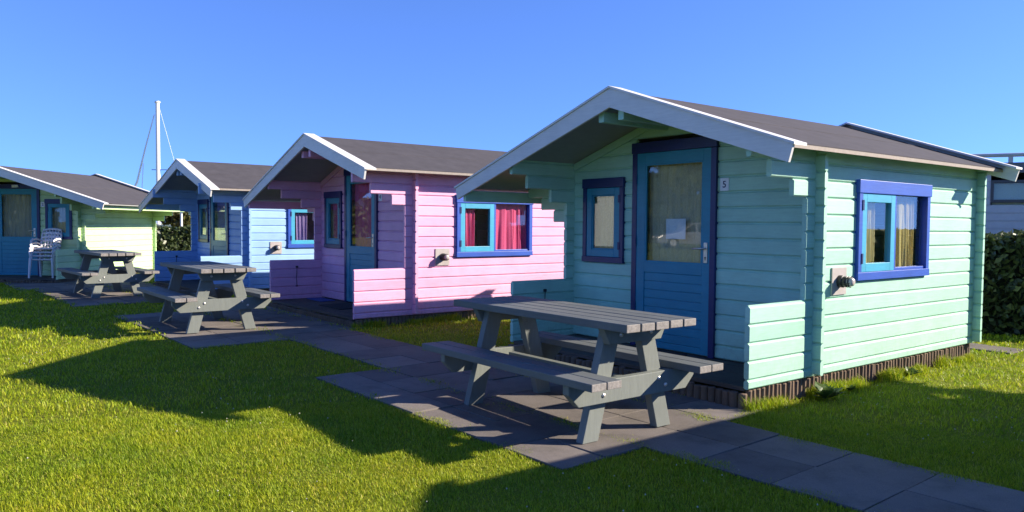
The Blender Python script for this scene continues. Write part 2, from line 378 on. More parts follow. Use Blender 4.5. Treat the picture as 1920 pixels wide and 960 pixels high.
def cabin(name, label, wall_mat, x, y, z, t, curtain_rgb, gable=None, mirrored=False, side_window=True, number=None, lamp=True, mat_kind=None,
          door_drape='full', hook=True, note=False, drapes=lambda a, m, b: ((a + .19, a + .43, .1, 1), (m - .01, m + .07, 0, 6), (m + .11, m + .47, .12, 2), (m + .36, m + .52, .15, 4)), win_y=(.655, 2.0), lamp_y=.382, group='painted log cabins in a row'):
    gx = gz(x, y)
    DZ = -gx + z                                  # mesh heights above the thing's base
    # the base of the thing sits on the ground under the cabin's right front corner
    root = empty(name, (x, y, gx), R(t))
    tag(root, label, 'cabin', group)
    mir = XL if mirrored else None
    mx = (lambda v: XL - v) if mirrored else (lambda v: v)
    def B(mb, nm, mats, parent=root, **kw): return mb.build(nm, mats, parent, mirror=mir, dz=DZ, **kw)
    g0 = dict(P=.93, xa=-1.44, za=2.385, xr=.372, zr=1.757, xl=-3.87, zl=1.582, back=3.22)
    if gable: g0.update(gable)
    P, xa, za, xr, zr, xl, zl, YB = (g0[k] for k in ('P', 'xa', 'za', 'xr', 'zr', 'xl', 'zl', 'back'))
    sr = (za - zr) / (xr - xa); sL = (za - zl) / (xa - xl)
    zrt = za - .028                                # felt surface at the ridge
    def ztop(X): return zrt - (sr * (X - xa) if X > xa else sL * (xa - X))
    TH = .045
    def under(X): return ztop(X) - .012 - .036
    nr = Vector((sr, 0, 1)).normalized(); nl = Vector((-sL, 0, 1)).normalized()
    cuts = [(Vector((xa, 0, under(xa) + .006 + DZ)), nr), (Vector((xa, 0, under(xa) + .006 + DZ)), nl)]
    # --- side walls
    for side, (xo, xi) in (('r', (0, -TH)), ('l', (XL, XL + TH))):
        mb = MB()
        zmax = under(xo) + .01
        course(mb, 'y', -.856, 3.26, -.075, .075, xo, xi)
        for k in range(0, 14):
            z0 = k * U
            if z0 > zmax: break
            if k < 4: a = -.856
            elif k < 10: a = -.115
            elif k == 10: a = -.31 if side == 'r' else -.34
            elif k == 11: a = -.62 if side == 'r' else -.67
            else: a = -.88
            b = 3.26 if k < 10 else (3.3 if k == 10 else 3.32 if k == 11 else YB - .03)
            segs = [(a, b)]
            if side == 'r' and side_window and z0 + U > .75 and z0 < 1.5: segs = subtract(segs, win_y[0] + .03, win_y[1] - .03)
            for p, qq in segs: course(mb, 'y', p, qq, z0, U, xo, xi)
        B(mb, 'side_wall', wall_mat, cuts=cuts)
    # --- front and rear walls (courses half a course higher, so the logs interlock)
    DOOR = (-1.975, -.985); WIN = (-2.71, -2.145)
    for where, yo, yi in (('front_wall', 0, TH), ('rear_wall', 3.172, 3.128)):
        mb = MB()
        course(mb, 'x', XL - .08, .08, -.055, .125, yo, yi)
        for k in range(0, 18):
            z0 = (k + .5) * U
            a = XL - .08; b = .08
            if k == 8: a = -3.24
            if k == 9: a = -3.46
            if k == 10: a = -3.70
            if k >= 11:
                # gable courses run only as far as the roof
                half = (under(xa) - z0)
                if half <= 0.02: break
                a = max(a if k < 12 else -9, xa - half / sL); b = min(b, xa + half / sr)
                a = max(a, XL - .08)
            segs = [(a, b)]
            if where == 'front_wall':
                if z0 + U > -.1 and z0 < 1.90: segs = subtract(segs, *DOOR)
                if z0 + U > .82 and z0 < 1.58: segs = subtract(segs, *WIN)
            for p, qq in segs: course(mb, 'x', p, qq, z0, U, yo, yi)
        o = B(mb, where, wall_mat, cuts=cuts)
    # --- floor, deck, edging
    mb = MB(); mb.box(XL + TH, -TH, .05, 3.12, -.12, -.045); B(mb, 'floor', INNER)
    mb = MB()
    nb = 6
    for i in range(nb):
        y0 = -.85 + i * .85 / nb
        mb.box(XL + TH + .004, -TH - .004, y0 + .003, y0 + .85 / nb - .003, -.095, -.062 + random.uniform(-.002, .002))
    B(mb, 'deck', DECK, bevel=.003)
    rr = random.Random(int(abs(x) * 10) + 3)
    def stakes(p0, p1, ztopv, r0):
        mb = MB(); p0 = Vector(p0); p1 = Vector(p1); Ld = (p1 - p0).length; n = int(Ld / (r0 * 1.92)); 
        for i in range(n):
            p = p0.lerp(p1, (i + .5) / n); r = r0 * rr.uniform(.86, 1.05)
            zt = ztopv + rr.uniform(-.014, .008); zb = -.30
            dx, dy = rr.uniform(-.006, .006), rr.uniform(-.006, .006)
            mb.tube([(p.x, p.y, zb), (p.x + dx, p.y + dy, zt - .006), (p.x + dx, p.y + dy, zt)], [r, r, r * .8], n=10)
        return mb
    B(stakes((XL + .0, -.865), (-.015, -.865), -.098, .036), 'log_edging', LOGM, smooth=False)
    B(stakes((-.042, -.83), (-.042, 3.15), -.080, .030), 'log_edging', LOGM)
    B(stakes((XL + .042, -.83), (XL + .042, 3.15), -.080, .030), 'log_edging', LOGM)
    # --- roof: boards, felt, barge boards with caps
    yf, yb = -P + .03, YB - .03
    mb = MB()
    def slab(x0, x1, y0, y1, dt, db, mi=0):
        mb.hexa([(x0, y0, ztop(x0) + db), (x1, y0, ztop(x1) + db), (x1, y1, ztop(x1) + db), (x0, y1, ztop(x0) + db),
                 (x0, y0, ztop(x0) + dt), (x1, y0, ztop(x1) + dt), (x1, y1, ztop(x1) + dt), (x0, y1, ztop(x0) + dt)], mi)
    xe = xr - .175; xw = xl + .10
    slab(xa, xe, yf, yb, -.012, -.046); slab(xw, xa, yf, yb, -.012, -.046)
    roof = B(mb, 'roof', SOFFIT)
    mb = MB()
    # felt in strips with slight sag so the sheet is not dead flat; overlapping seams
    nst = 4
    for sgn in (1, -1):
        x0, x1 = (xa, xe + .022) if sgn > 0 else (xw - .022, xa)
        mb.hexa([(x0, yf, ztop(x0) - .010), (x1, yf, ztop(x1) - .010), (x1, yb, ztop(x1) - .010), (x0, yb, ztop(x0) - .010),
                 (x0, yf, ztop(x0) - .001), (x1, yf, ztop(x1) - .001), (x1, yb, ztop(x1) - .001), (x0, yb, ztop(x0) - .001)])
        xm = x0 + (x1 - x0) * .48
        xq = xm + .05
        mb.hexa([(xm, yf + .01, ztop(xm) - .004), (xq, yf + .01, ztop(xq) - .004), (xq, yb - .01, ztop(xq) - .004), (xm, yb - .01, ztop(xm) - .004),
                 (xm, yf + .01, ztop(xm) + .003), (xq, yf + .01, ztop(xq) + .003), (xq, yb - .01, ztop(xq) + .003), (xm, yb - .01, ztop(xm) + .003)])
    felt = B(mb, 'roofing_felt', FELT, roof)
    mb = MB()
    for X0, X1 in ((xe + .002, xe + .024),):
        mb.hexa([(X0, yf, ztop(X0) - .040), (X1, yf, ztop(X1) - .040), (X1, yb, ztop(X1) - .040), (X0, yb, ztop(X0) - .040),
                 (X0, yf, ztop(X0) - .0105), (X1, yf, ztop(X1) - .0105), (X1, yb, ztop(X1) - .0105), (X0, yb, ztop(X0) - .0105)])
    B(mb, 'eave_trim', FELTEDGE, roof)
    for ends in (0, 1):
        y0, y1 = (-P, -P + .026) if ends == 0 else (YB - .026, YB)
        c0, c1 = (-P - .012, -P + .15) if ends == 0 else (YB - .15, YB + .012)
        lift = 0 if ends == 0 else .03
        for sgn in (1, -1):
            xt, zt = (xr, zr) if sgn > 0 else (xl, zl)
            bw = .185 if sgn > 0 else .17
            tx = xt - .035 * sgn
            p = [(xa, za - .02), (xa, za - .187), (tx, zt - .02 - .135 + .01), (xt, zt - .02)]; p = [(a, b + lift) for a, b in p]
            mb = MB(); mb.prism(p, lambda a, b, tt: (a, tt, b), y0, y1)
            bb = B(mb, 'barge_board', WHITE, bevel=.002)
            # cap strip along the top edge
            ex = xt + .016 * sgn; sl_ = sr if sgn > 0 else sL
            ez = zt - .016 * sl_
            p = [(xa, za - .019 + lift), (xa, za + .002 + lift), (ex, ez + .002 + lift), (ex, ez - .019 + lift)]
            mb = MB(); mb.prism(p, lambda a, b, tt: (a, tt, b), c0, c1)
            B(mb, 'cap_strip', WHITE, bb, bevel=.002)
    # --- purlins, eave beams, gable trims
    mb = MB(); mb.box(-1.63, -1.565, -P + .06, -.002, 2.085, min(2.18, under(-1.60) - .004)); B(mb, 'purlin', wall_mat, bevel=.004)
    mb = MB(); mb.box(-1.385, -1.32, -P + .06, -.002, 2.085, min(2.18, under(-1.30) - .004)); B(mb, 'purlin', wall_mat, bevel=.004)
    mb = MB(); mb.box(-3.76, -3.712, -P + .035, YB - .03, under(-3.75) - .135, under(-3.77) - .004); B(mb, 'eave_beam', wall_mat, bevel=.004)
    for sgn in (1, -1):
        x1_ = -TH - .002 if sgn > 0 else XL + TH + .002
        p = [(xa, under(xa) - .004), (xa, under(xa) - .085), (x1_, under(x1_) - .085), (x1_, under(x1_) - .004)]
        mb = MB(); mb.prism(p, lambda a, b, tt: (a, tt, b), -.022, -.001); B(mb, 'gable_trim', wall_mat, bevel=.003)
    # --- door
    ZD = -.045
    lx0, lx1, lz1 = -1.937, -1.022, 1.878
    gx0, gx1, gz0, gz1 = -1.828, -1.113, .794, 1.768
    mb = MB()
    # stiles and rails
    mb.box(lx0, gx0, -.022, .022, ZD, lz1); mb.box(gx1, lx1, -.022, .022, ZD, lz1)
    mb.box(gx0, gx1, -.022, .022, gz1, lz1); mb.box(gx0, gx1, -.022, .022, .695, gz0); mb.box(gx0, gx1, -.022, .022, ZD, .015)
    n = 8
    for i in range(n):
        a = .015 + (.695 - .015) * i / n; b = .015 + (.695 - .015) * (i + 1) / n
        mb.box(gx0, gx1, -.014, .014, a + .003, b - .003)
    mb.box(gx0, gx1, -.004, .004, .015, .695)
    door = B(mb, 'door', TEAL, bevel=.003)
    mb = MB()
    mb.box(-1.998, lx0 + .003, -.028, .05, -.06, 1.879); mb.box(lx1 - .003, -.964, -.028, .05, -.06, 1.879)
    mb.box(-2.004, -.958, -.036, .05, 1.8805, 1.985)
    B(mb, 'door_frame', NAVY, door, bevel=.004)
    mb = MB()
    bw = .018
    mb.box(gx0, gx0 + bw, -.020, -.006, gz0, gz1); mb.box(gx1 - bw, gx1, -.020, -.006, gz0, gz1)
    mb.box(gx0 + bw, gx1 - bw, -.020, -.006, gz0, gz0 + bw); mb.box(gx0 + bw, gx1 - bw, -.020, -.006, gz1 - bw, gz1)
    B(mb, 'glazing_bead', TEAL, door, bevel=.003)
    mb = MB(); mb.box(gx0 + .001, gx1 - .001, -.003, .001, gz0 + .001, gz1 - .001); B(mb, 'glass_pane', GLASS, door)
    hs = -1 if mirrored else 1                        # the lever sits on the right as you face the door
    hx = -1.068 if not mirrored else -1.882
    mb = MB(); mb.box(hx - .021, hx + .021, -.031, -.022, .815, 1.005); B(mb, 'handle_plate', STEEL, door, bevel=.004)
    mb = MB(); mb.tube([(hx, -.03, .95), (hx, -.066, .95), (hx - .02 * hs, -.072, .95), (hx - .125 * hs, -.070, .945)], [.008, .008, .009, .007], n=8); B(mb, 'door_lever', STEEL, door, smooth=True)
    mb = MB(); mb.tube([(hx, -.0315, .865), (hx, -.033, .865)], .009, n=10); mb.box(hx - .004, hx + .004, -.033, -.0315, .84, .862); B(mb, 'keyhole', BLACK, door)
    for hz in (.35, 1.62, 1.0):
        hxx = (lx0 - .001) if not mirrored else (lx1 + .001)
        mb = MB(); mb.tube([(hxx, -.030, hz - .045), (hxx, -.030, hz + .045)], .008, n=8); B(mb, 'hinge', NAVY, door)
    cm = cloth(name + '_curtain_cloth', curtain_rgb)
    if door_drape == 'full':
        dm = cloth(name + '_door_cloth', mixc(curtain_rgb, (.75, .72, .66), .45 if note else 0))
        c = curtain_mesh(gx0 - .03, gx1 + .03, gz0 - .06, gz1 + .05, 7, .009, lambda a, o, zz: (a, .075 + o, zz), seed=3); B(c, 'curtain', dm, door, smooth=True, recalc=False)
    if note:
        mb = MB(); mb.box(-1.57, -1.33, .003, .0042, 1.03, 1.225); B(mb, 'paper_note', PAPER, door)
    if mirrored:                                      # small white lamp on the door head
        mb = MB(); mb.box(-1.54, -1.40, -.07, -.0365, 1.905, 1.965); B(mb, 'door_light', WHITE, door, bevel=.006)
    # --- front window
    wx0, wx1, wz0, wz1 = -2.727, -2.124, .762, 1.655
    mb = MB()
    mb.box(wx0, wx0 + .055, -.026, .045, wz0 + .06, wz1 - .1); mb.box(wx1 - .055, wx1, -.026, .045, wz0 + .06, wz1 - .1)
    mb.box(wx0 - .006, wx1 + .006, -.034, .045, wz1 - .1, wz1); mb.box(wx0 - .004, wx1 + .004, -.032, .045, wz0, wz0 + .06)
    win = B(mb, 'window', NAVY, bevel=.004)
    sx0, sx1, sz0, sz1 = wx0 + .057, wx1 - .057, wz0 + .062, wz1 - .102
    def sash(mb, a0, a1, b0, b1, wd, fn):
        for (p0, p1, q0, q1) in ((a0, a0 + wd, b0, b1), (a1 - wd, a1, b0, b1), (a0 + wd, a1 - wd, b0, b0 + wd), (a0 + wd, a1 - wd, b1 - wd, b1)):
            fn(mb, p0, p1, q0, q1)
    mb = MB(); sash(mb, sx0, sx1, sz0, sz1, .075, lambda m_, p0, p1, q0, q1: m_.box(p0, p1, -.018, .03, q0, q1))
    sash(mb, sx0 + .0755, sx1 - .0755, sz0 + .0755, sz1 - .0755, .014, lambda m_, p0, p1, q0, q1: m_.box(p0, p1, -.010, .02, q0, q1))
    B(mb, 'sash', TEAL, win, bevel=.004)
    mb = MB(); mb.box(sx0 + .07, sx1 - .07, .003, .007, sz0 + .07, sz1 - .07); B(mb, 'glass_pane', GLASS, win)
    for hz in (sz0 + .12, sz1 - .12):
        mb = MB(); mb.box(sx1 - .012, sx1 + .014, -.032, -.019, hz - .04, hz + .04); B(mb, 'hinge', NAVY, win)
    c = curtain_mesh(sx0 - .04, sx1 + .04, sz0 - .02, sz1 + .03, 7, .012, lambda a, o, zz: (a, .08 + o, zz), seed=5); B(c, 'curtain', cm, win, smooth=True, recalc=False)
    # --- side window
    if side_window:
        y0, y1 = win_y; z0, z1 = .694, 1.571
        mb = MB()
        def bx(m_, p0, p1, q0, q1, d0=-.045, d1=.03): m_.box(d0, d1, p0, p1, q0, q1)
        bx(mb, y0, y0 + .06, z0 + .07, z1 - .115); bx(mb, y1 - .06, y1, z0 + .07, z1 - .115)
        bx(mb, y0 - .012, y1 + .012, z1 - .115, z1, d1=.038); bx(mb, y0 - .006, y1 + .006, z0, z0 + .07, d1=.034)
        ym = y0 + .665
        bx(mb, ym - .016, ym + .016, z0 + .07, z1 - .115, d1=.022)
        bx(mb, ym + .017, y1 - .061, z0 + .0705, z0 + .095, d1=.012)
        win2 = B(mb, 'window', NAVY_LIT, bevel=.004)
        mb = MB(); sash(mb, y0 + .062, ym - .018, z0 + .072, z1 - .117, .075, lambda m_, p0, p1, q0, q1: m_.box(-.03, .026, p0, p1, q0, q1))
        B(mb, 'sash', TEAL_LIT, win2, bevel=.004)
        mb = MB(); mb.box(-.004, -.001, y0 + .062 + .07, ym - .018 - .07, z0 + .14, z1 - .117 - .07); B(mb, 'glass_pane', GLASS, win2)
        mb = MB(); mb.box(-.024, -.021, ym + .014, y1 - .058, z0 + .09, z1 - .112); B(mb, 'glass_pane', GLASS, win2)
        for hz in (z0 + .19, z1 - .22):
            mb = MB(); mb.box(.027, .037, y0 + .045, y0 + .070, hz - .045, hz + .045); B(mb, 'hinge', NAVY, win2)
        for (a, b, dr, sd_) in drapes(y0, ym, y1):
            c = curtain_mesh(a, b, z0 + .09, z1 - .11, 3.2, .016, lambda aa, o, zz: (-.062 + o, aa, zz), drape=dr, seed=sd_); B(c, 'curtain', cm, win2, smooth=True, recalc=False)
    # --- wall lamp
    if lamp:
        ly, lz = lamp_y, .70
        mb = MB(); mb.box(.001, .013, ly - .115, ly + .115, lz - .115, lz + .115); lp = B(mb, 'wall_lamp', PLATE, bevel=.002)
        mb = MB(); mb.tube([(.013, ly, lz), (.05, ly, lz), (.055, ly, lz)], [.052, .052, .045], n=20)
        mb.tube([(.055, ly, lz), (.075, ly, lz)], [.043, .043], n=20); B(mb, 'lamp_base', BLACK, lp)
        mb = MB(); mb.tube([(.075, ly, lz), (.125, ly, lz), (.137, ly, lz), (.142, ly, lz)], [.037, .037, .030, .015], n=20); B(mb, 'lamp_glass', FROST, lp, smooth=True)
        mb = MB()
        for k in range(6):
            a = k * math.pi / 3 + .3; c_, s_ = math.cos(a) * .044, math.sin(a) * .044
            mb.tube([(.07, ly + c_, lz + s_), (.122, ly + c_, lz + s_)], .004, n=6)
        for xx in (.085, .108):
            pts = [(xx, ly + .044 * math.cos(k * math.pi / 8), lz + .044 * math.sin(k * math.pi / 8)) for k in range(17)]
            mb.tube(pts, .005, n=6, caps=False)
        B(mb, 'lamp_cage', BLACK, lp)
    if number:
        nxx = g0.get('num_x', -.888)
        mb = MB(); mb.box(nxx - .046, nxx + .046, -.006, -.001, 1.478, 1.592); pl = B(mb, 'number_plate', PAPER)
        if number != '-':
            text_mesh('digit', number, .085, INK, pl, (mx(nxx), -.0068, 1.533 + DZ), (R(90), 0, 0))
    if hook:
        mb = MB(); X = XL + TH
        mb.box(X + .001, X + .018, -.445, -.41, .435, .465); mb.tube([(X + .012, -.427, .435), (X + .014, -.435, .29), (X + .012, -.43, .15)], .005, n=6); mb.box(X + .001, X + .014, -.45, -.415, .135, .150)
        B(mb, 'hook_cord', BLACK)
    return root, DZ

NAVY_LIT = paint('navy_paint_sunlit', (.018, .085, .46), rough=.42, var=.12)  # lighter copy of the navy: sunlight on the side windows put into the colour
TEAL_LIT = paint('teal_paint_sunlit', (.045, .36, .56), rough=.42, var=.10)  # the door teal again, brightened in its colour for sashes in the sun

cabin('log_cabin', 'mint green cabin with door number 5 and yellow curtains, nearest to the viewer', MINT, 0, 0, 0, 0, (.72, .58, .26), number='5', note=True)
cabin('log_cabin', 'pink cabin with crimson curtains between the mint and blue cabins', PINK, -5.546, -.5, 0, .19, (.90, .15, .32),
      gable=dict(xa=-1.40, za=2.416, xr=.43, zr=1.84, xl=-3.90, zl=1.545), number='4', drapes=lambda a, m, b: ((a + .14, a + .36, .1, 1), (m + .02, m + .50, -.2, 2), (m + .40, b + .06, 0, 4)), win_y=(.705, 2.07), lamp_y=.475)
cabin('log_cabin', 'sky blue cabin with lilac curtains, left of the pink cabin', BLUE, -10.95, -.855, -.025, 2.0, (.34, .24, .5),
      gable=dict(P=.84, xa=-1.42, za=2.40, xr=.50, zr=1.77, xl=-4.18, zl=1.51), win_y=(.785, 2.12), lamp_y=.545)
cabin('log_cabin', 'pale green cabin at the far left, turned sideways, with white chairs on its porch', LIME, -15.97, -2.829, -.017, 49.77, (.5, .46, .36),
      gable=dict(xl=-3.99, zl=1.562, num_x=-2.061), mirrored=True, side_window=False, lamp=False, number='2', hook=False)
# the next cabin of the row, just beyond the right edge of the picture: unseen, with front overhang lengthened to shape its shadow on the grass
cabin('log_cabin', 'next cabin of the row, beyond the right edge, that shades the grass', MINT, 6.02, .9, 0, 0, (.62, .50, .22), gable=dict(P=1.55), lamp=False)

# ------------------------------------------------------------------ picnic tables
def picnic_table():
    t = empty('picnic_table')
    L, Hh, hb = .943, .775, .45
    mb = MB(); n = 5; wd = .66 / n
    for i in range(n):
        y0 = -.33 + i * wd
        mb.box(-L, L, y0 + .0075, y0 + wd - .0075, Hh - .05 + random.uniform(-.001, .001), Hh + random.uniform(-.001, .001))
    def ends(o, lim):
        for p in o.data.polygons:
            if abs(p.normal.x) > .9 and abs(abs(p.center.x) - lim) < .02: p.material_index = 1
        return o
    ends(mb.build('tabletop', [PLANK, ENDGR], t, bevel=.005), L)
    for s in (-1, 1):
        mb = MB()
        for i in range(2):
            a = .335 + .03 + i * .1275; b = a + .119
            y0, y1 = (a, b) if s > 0 else (-b, -a)
            mb.box(-L - .005, L + .005, y0, y1, hb - .048, hb)
        ends(mb.build('bench_seat', [PLANK, ENDGR], t, bevel=.005), L + .005)
    xo = .663
    for sx in (-1, 1):
        for sy in (-1, 1):
            mb = MB()
            yb, yt = .413 * sy, .215 * sy
            wdt = .135
            x0, x1 = (xo - .062, xo) if sx > 0 else (-xo, -xo + .062)
            zt = Hh - .052
            P = [(yb, 0), (yb - wdt * sy, 0), (yt - wdt * sy, zt), (yt, zt)]
            mb.prism(P, lambda a, b, tt: (tt, a, b), x0, x1)
            mb.build('leg', LEGM, t, bevel=.004)
        # bearers on the outer side of the legs
        x0, x1 = (xo + .001, xo + .056) if sx > 0 else (-xo - .056, -xo - .001)
        mb = MB(); P = [(-.24, Hh - .155), (.24, Hh - .155), (.295, Hh - .052), (-.295, Hh - .052)]
        mb.prism(P, lambda a, b, tt: (tt, a, b), x0, x1); tb = mb.build('top_bearer', LEGM, t, bevel=.004)
        mb = MB(); P = [(-.50, hb - .195), (.50, hb - .195), (.585, hb - .11), (.585, hb - .05), (-.585, hb - .05), (-.585, hb - .11)]
        mb.prism(P, lambda a, b, tt: (tt, a, b), x0, x1); sb = mb.build('seat_bearer', LEGM, t, bevel=.004)
        xs_ = x1 if sx > 0 else x0
        for (par, yy, zz) in ((tb, -.14, Hh - .10), (tb, .14, Hh - .10), (sb, -.29, hb - .145), (sb, -.225, hb - .095), (sb, .29, hb - .145), (sb, .225, hb - .095)):
            mb = MB(); mb.tube([(xs_, yy, zz), (xs_ + .006 * sx, yy, zz), (xs_ + .010 * sx, yy, zz)], [.015, .013, .006], n=10); mb.build('bolt', STEEL, par)
    mb = MB(); mb.box(-xo + .0625, xo - .0625, -.03, .03, hb - .20, hb - .075); mb.build('stretcher', LEGM, t, bevel=.004)
    return t
tbl = picnic_table()
for i, (x, y, rz, lab) in enumerate((
        (-.707, -2.104, -.2, 'grey slatted picnic table in front of the mint cabin, nearest to the viewer'),
        (-6.716, -2.853, -.1, 'grey slatted picnic table in front of the blue cabin, between two other tables'),
        (-11.976, -3.044, 3.67, 'grey slatted picnic table in front of the pale green cabin'))):
    o = tbl if i == 0 else copy_tree(tbl)
    o.location = (x, y, gz(x, y) + .004); o.rotation_euler = (0, 0, R(rz))
    tag(o, lab, 'picnic table', 'picnic tables on the paving')

# ------------------------------------------------------------------ white chairs stacked on the far porch
def chair():
    t = empty('garden_chair')
    mb = MB(); mb.hexa([(-.22, -.22, .405), (.22, -.22, .405), (.19, .22, .375), (-.19, .22, .375), (-.235, -.235, .44), (.235, -.235, .44), (.2, .22, .41), (-.2, .22, .41)])
    mb.build('seat', PLASTIC, t, bevel=.01)
    mb = MB()
    def bp(u, v): return (u, .21 + .16 * v + .03 * (1 - (u / .25) ** 2), .42 + .44 * v)
    for u in (-.235, .235): mb.tube([bp(u * (.86 + .14 * math.sin(v * 3.1)), v) for v in (0, .25, .5, .75, .93)], .018, n=6)
    mb.tube([bp(u, .93 + .09 * (1 - (u / .24) ** 2)) for u in np.linspace(-.22, .22, 7)], .026, n=6)
    for u in (-.14, -.07, 0, .07, .14): mb.tube([bp(u, v) for v in (0, .5, .98)], [.016, .02, .022], n=6)
    for v in (.58, .75): mb.tube([bp(u, v) for u in np.linspace(-.22, .22, 7)], .014, n=6)
    mb.build('backrest', PLASTIC, t, smooth=True)
    for s in (-1, 1):
        mb = MB(); mb.tube([(s * .235, .27, .60), (s * .27, .1, .64), (s * .275, -.12, .635), (s * .265, -.24, .60), (s * .25, -.245, .45)], [.02, .026, .028, .024, .02], n=6); mb.build('armrest', PLASTIC, t, smooth=True)
        mb = MB(); mb.tube([(s * .25, -.235, .46), (s * .275, -.275, 0)], [.034, .024], n=6); mb.build('leg', PLASTIC, t)
        mb = MB(); mb.tube([(s * .21, .22, .42), (s * .245, .33, 0)], [.034, .024], n=6); mb.build('leg', PLASTIC, t)
    return t
ch = chair()
c1t = R(49.77)
def c1(xl_, yl_): return (-15.97 + xl_ * math.cos(c1t) - yl_ * math.sin(c1t), -2.829 + xl_ * math.sin(c1t) + yl_ * math.cos(c1t))
cx_, cy_ = c1(-.54, -.44)
names = ['lowest white plastic chair of the stack on the pale green porch', 'second white plastic chair from the bottom of the porch stack', 'third white plastic chair from the bottom of the porch stack', 'topmost white plastic chair of the stack, its slatted back free']
for i in range(4):
    o = ch if i == 0 else copy_tree(ch)
    o.location = (cx_ - .02 * i, cy_ + .012 * i, -.017 - .060 + .078 * i); o.rotation_euler = (0, 0, c1t + R(12)); o.scale = (.86, .86, .94)
    tag(o, names[i], 'chair', 'white chairs stacked on the porch')

# ------------------------------------------------------------------ door mats
def mat_obj(name, x0, x1, y0, y1, z, m, label, rz=0, loc=(0, 0, 0)):
    mb = MB(); mb.box(x0, x1, y0, y1, 0, .012); o = mb.build(name, m, loc=(loc[0], loc[1], z), bevel=.003); o.rotation_euler = (0, 0, rz)
    return tag(o, label, 'mat')
mat_obj('door_mat', -.35, .35, -.23, .23, -.059, RUBBER, 'black rubber mat on the deck of the pink cabin', loc=(-5.546 - 1.35, -.5 - .36))
mat_obj('floor_mat', -.27, .27, -.12, .12, -.059, BLUEMAT, 'small blue mat in the deck corner of the pink cabin', loc=(-5.546 - 2.45, -.5 - .22))
mat_obj('door_mat', -.35, .35, -.23, .23, -.059, RUBBER, 'dark mat on the deck before the teal door of the mint cabin', loc=(-1.55, -.33))

# ------------------------------------------------------------------ foliage
def leaf_cloud(name, pts, size, mat, parent=None, flat=.0, elong=1.6):
    n = len(pts); a = rng.normal(size=(n, 3)); a /= np.linalg.norm(a, axis=1)[:, None]
    b = rng.normal(size=(n, 3)); b -= (b * a).sum(1)[:, None] * a; b /= np.linalg.norm(b, axis=1)[:, None]
    c = np.cross(a, b)
    s = size * rng.uniform(.6, 1.35, n)[:, None]
    v = np.stack([pts - a * s * elong * .5, pts + b * s * .42 + c * s * .12, pts + a * s * elong * .5, pts - b * s * .42 + c * s * .12], 1).reshape(-1, 3)
    return fast_mesh(name, v, np.arange(4 * n), np.arange(n) * 4, np.full(n, 4), mat, parent)
LEAF_A = leafmat('tree_leaf', (.035, .06, .015), (.10, .12, .03))
LEAF_B = leafmat('hedge_leaf', (.018, .034, .012), (.11, .14, .055), trans=.2, rough=.35)
LEAF_C = leafmat('olive_leaf', (.07, .075, .02), (.17, .16, .05))
BARK = paint('bark', (.09, .07, .05), rough=.9, grain=1, var=.4, gscale=(30, 30, 4))
def tree(label, x, y, h, r, n, mat, size=.16, group=None, trunk_h=.35):
    z0 = gz(x, y); t = empty('tree', (x, y, z0)); tag(t, label, 'tree', group)
    rr = random.Random(int(x * 31 + y * 7))
    mb = MB(); mb.tube([(0, 0, -.1), (.03, .02, h * .3), (.0, .05, h * .6), (.02, 0, h * .9)], [.045 * h * .5, .035 * h * .5, .02 * h * .5, .01], n=8)
    cl = []
    for k in range(14):
        a = rr.uniform(0, 6.28); hh = rr.uniform(trunk_h, .97) * h; rad = r * rr.uniform(.3, .95) * math.sin(min(1, (hh / h - trunk_h + .12) / (1.05 - trunk_h)) * 2.6 + .35)
        e = (math.cos(a) * rad, math.sin(a) * rad, hh); cl.append((e, r * rr.uniform(.28, .5)))
        mb.tube([(0, .02, hh * .6), (e[0] * .5, e[1] * .5, hh * .85), e], [.02 * h * .4, .012 * h * .4, .004], n=5)
    mb.build('trunk', BARK, t)
    P = []
    for (e, q_) in cl:
        m_ = n // len(cl); d = rng.normal(size=(m_, 3)); d /= np.linalg.norm(d, axis=1)[:, None]
        P.append(np.array(e) + d * (q_ * rng.uniform(.25, 1.05, m_) ** .6)[:, None] * np.array([1, 1, .75]))
    leaf_cloud('crown', np.concatenate(P), size, mat, t)
    return t
def hedge(label, p0, p1, h, thick, n, size, mat=LEAF_B, cat='hedge', z=None):
    p0 = np.array(p0); p1 = np.array(p1); mid = (p0 + p1) / 2; z0 = gz(*mid) if z is None else z
    t = empty('hedge', (mid[0], mid[1], z0)); tag(t, label, cat)
    d = p1 - p0; Ld = np.linalg.norm(d); d = d / Ld; nn = np.array([-d[1], d[0]])
    u = rng.uniform(-.5, .5, n) * Ld; zz = rng.uniform(0, 1, n) ** .8 * h
    face = rng.choice([-1, 1], n); dep = thick / 2 - np.abs(rng.normal(0, .07, n))
    top = rng.uniform(size=n) < .22
    v = np.where(top, rng.uniform(-.5, .5, n) * thick, face * dep); zz = np.where(top, h - np.abs(rng.normal(0, .05, n)) + .06 * np.sin(u * 5) * rng.uniform(.4, 1, n), zz)
    v = v + .05 * np.sin(u * 3.1 + zz * 4)
    P = np.stack([d[0] * u + nn[0] * v, d[1] * u + nn[1] * v, zz], 1)
    leaf_cloud('foliage', P, size, mat, t)
    mb = MB()
    ang = math.atan2(d[1], d[0]); Mx = Matrix.Rotation(ang, 4, 'Z')
    mb.box(-Ld / 2 + .1, Ld / 2 - .1, -thick / 2 + .14, thick / 2 - .14, 0, h - .16, M=Mx)
    mb.build('inner_core', plain('hedge_inside', (.012, .016, .008), rough=.95), t)  # solid dark box filling the hedge inside its leaves
    return t
hedge('dark leafy hedge behind the mint cabin at the right edge', (-3.5, 2.9), (4.2, 9.9), 1.29, .7, 26000, .072)
hedge('dark hedge seen in the gap between the pale green and blue cabins', (-24.5, -1.5), (-23.0, 9.5), 1.12, .9, 14000, .10)
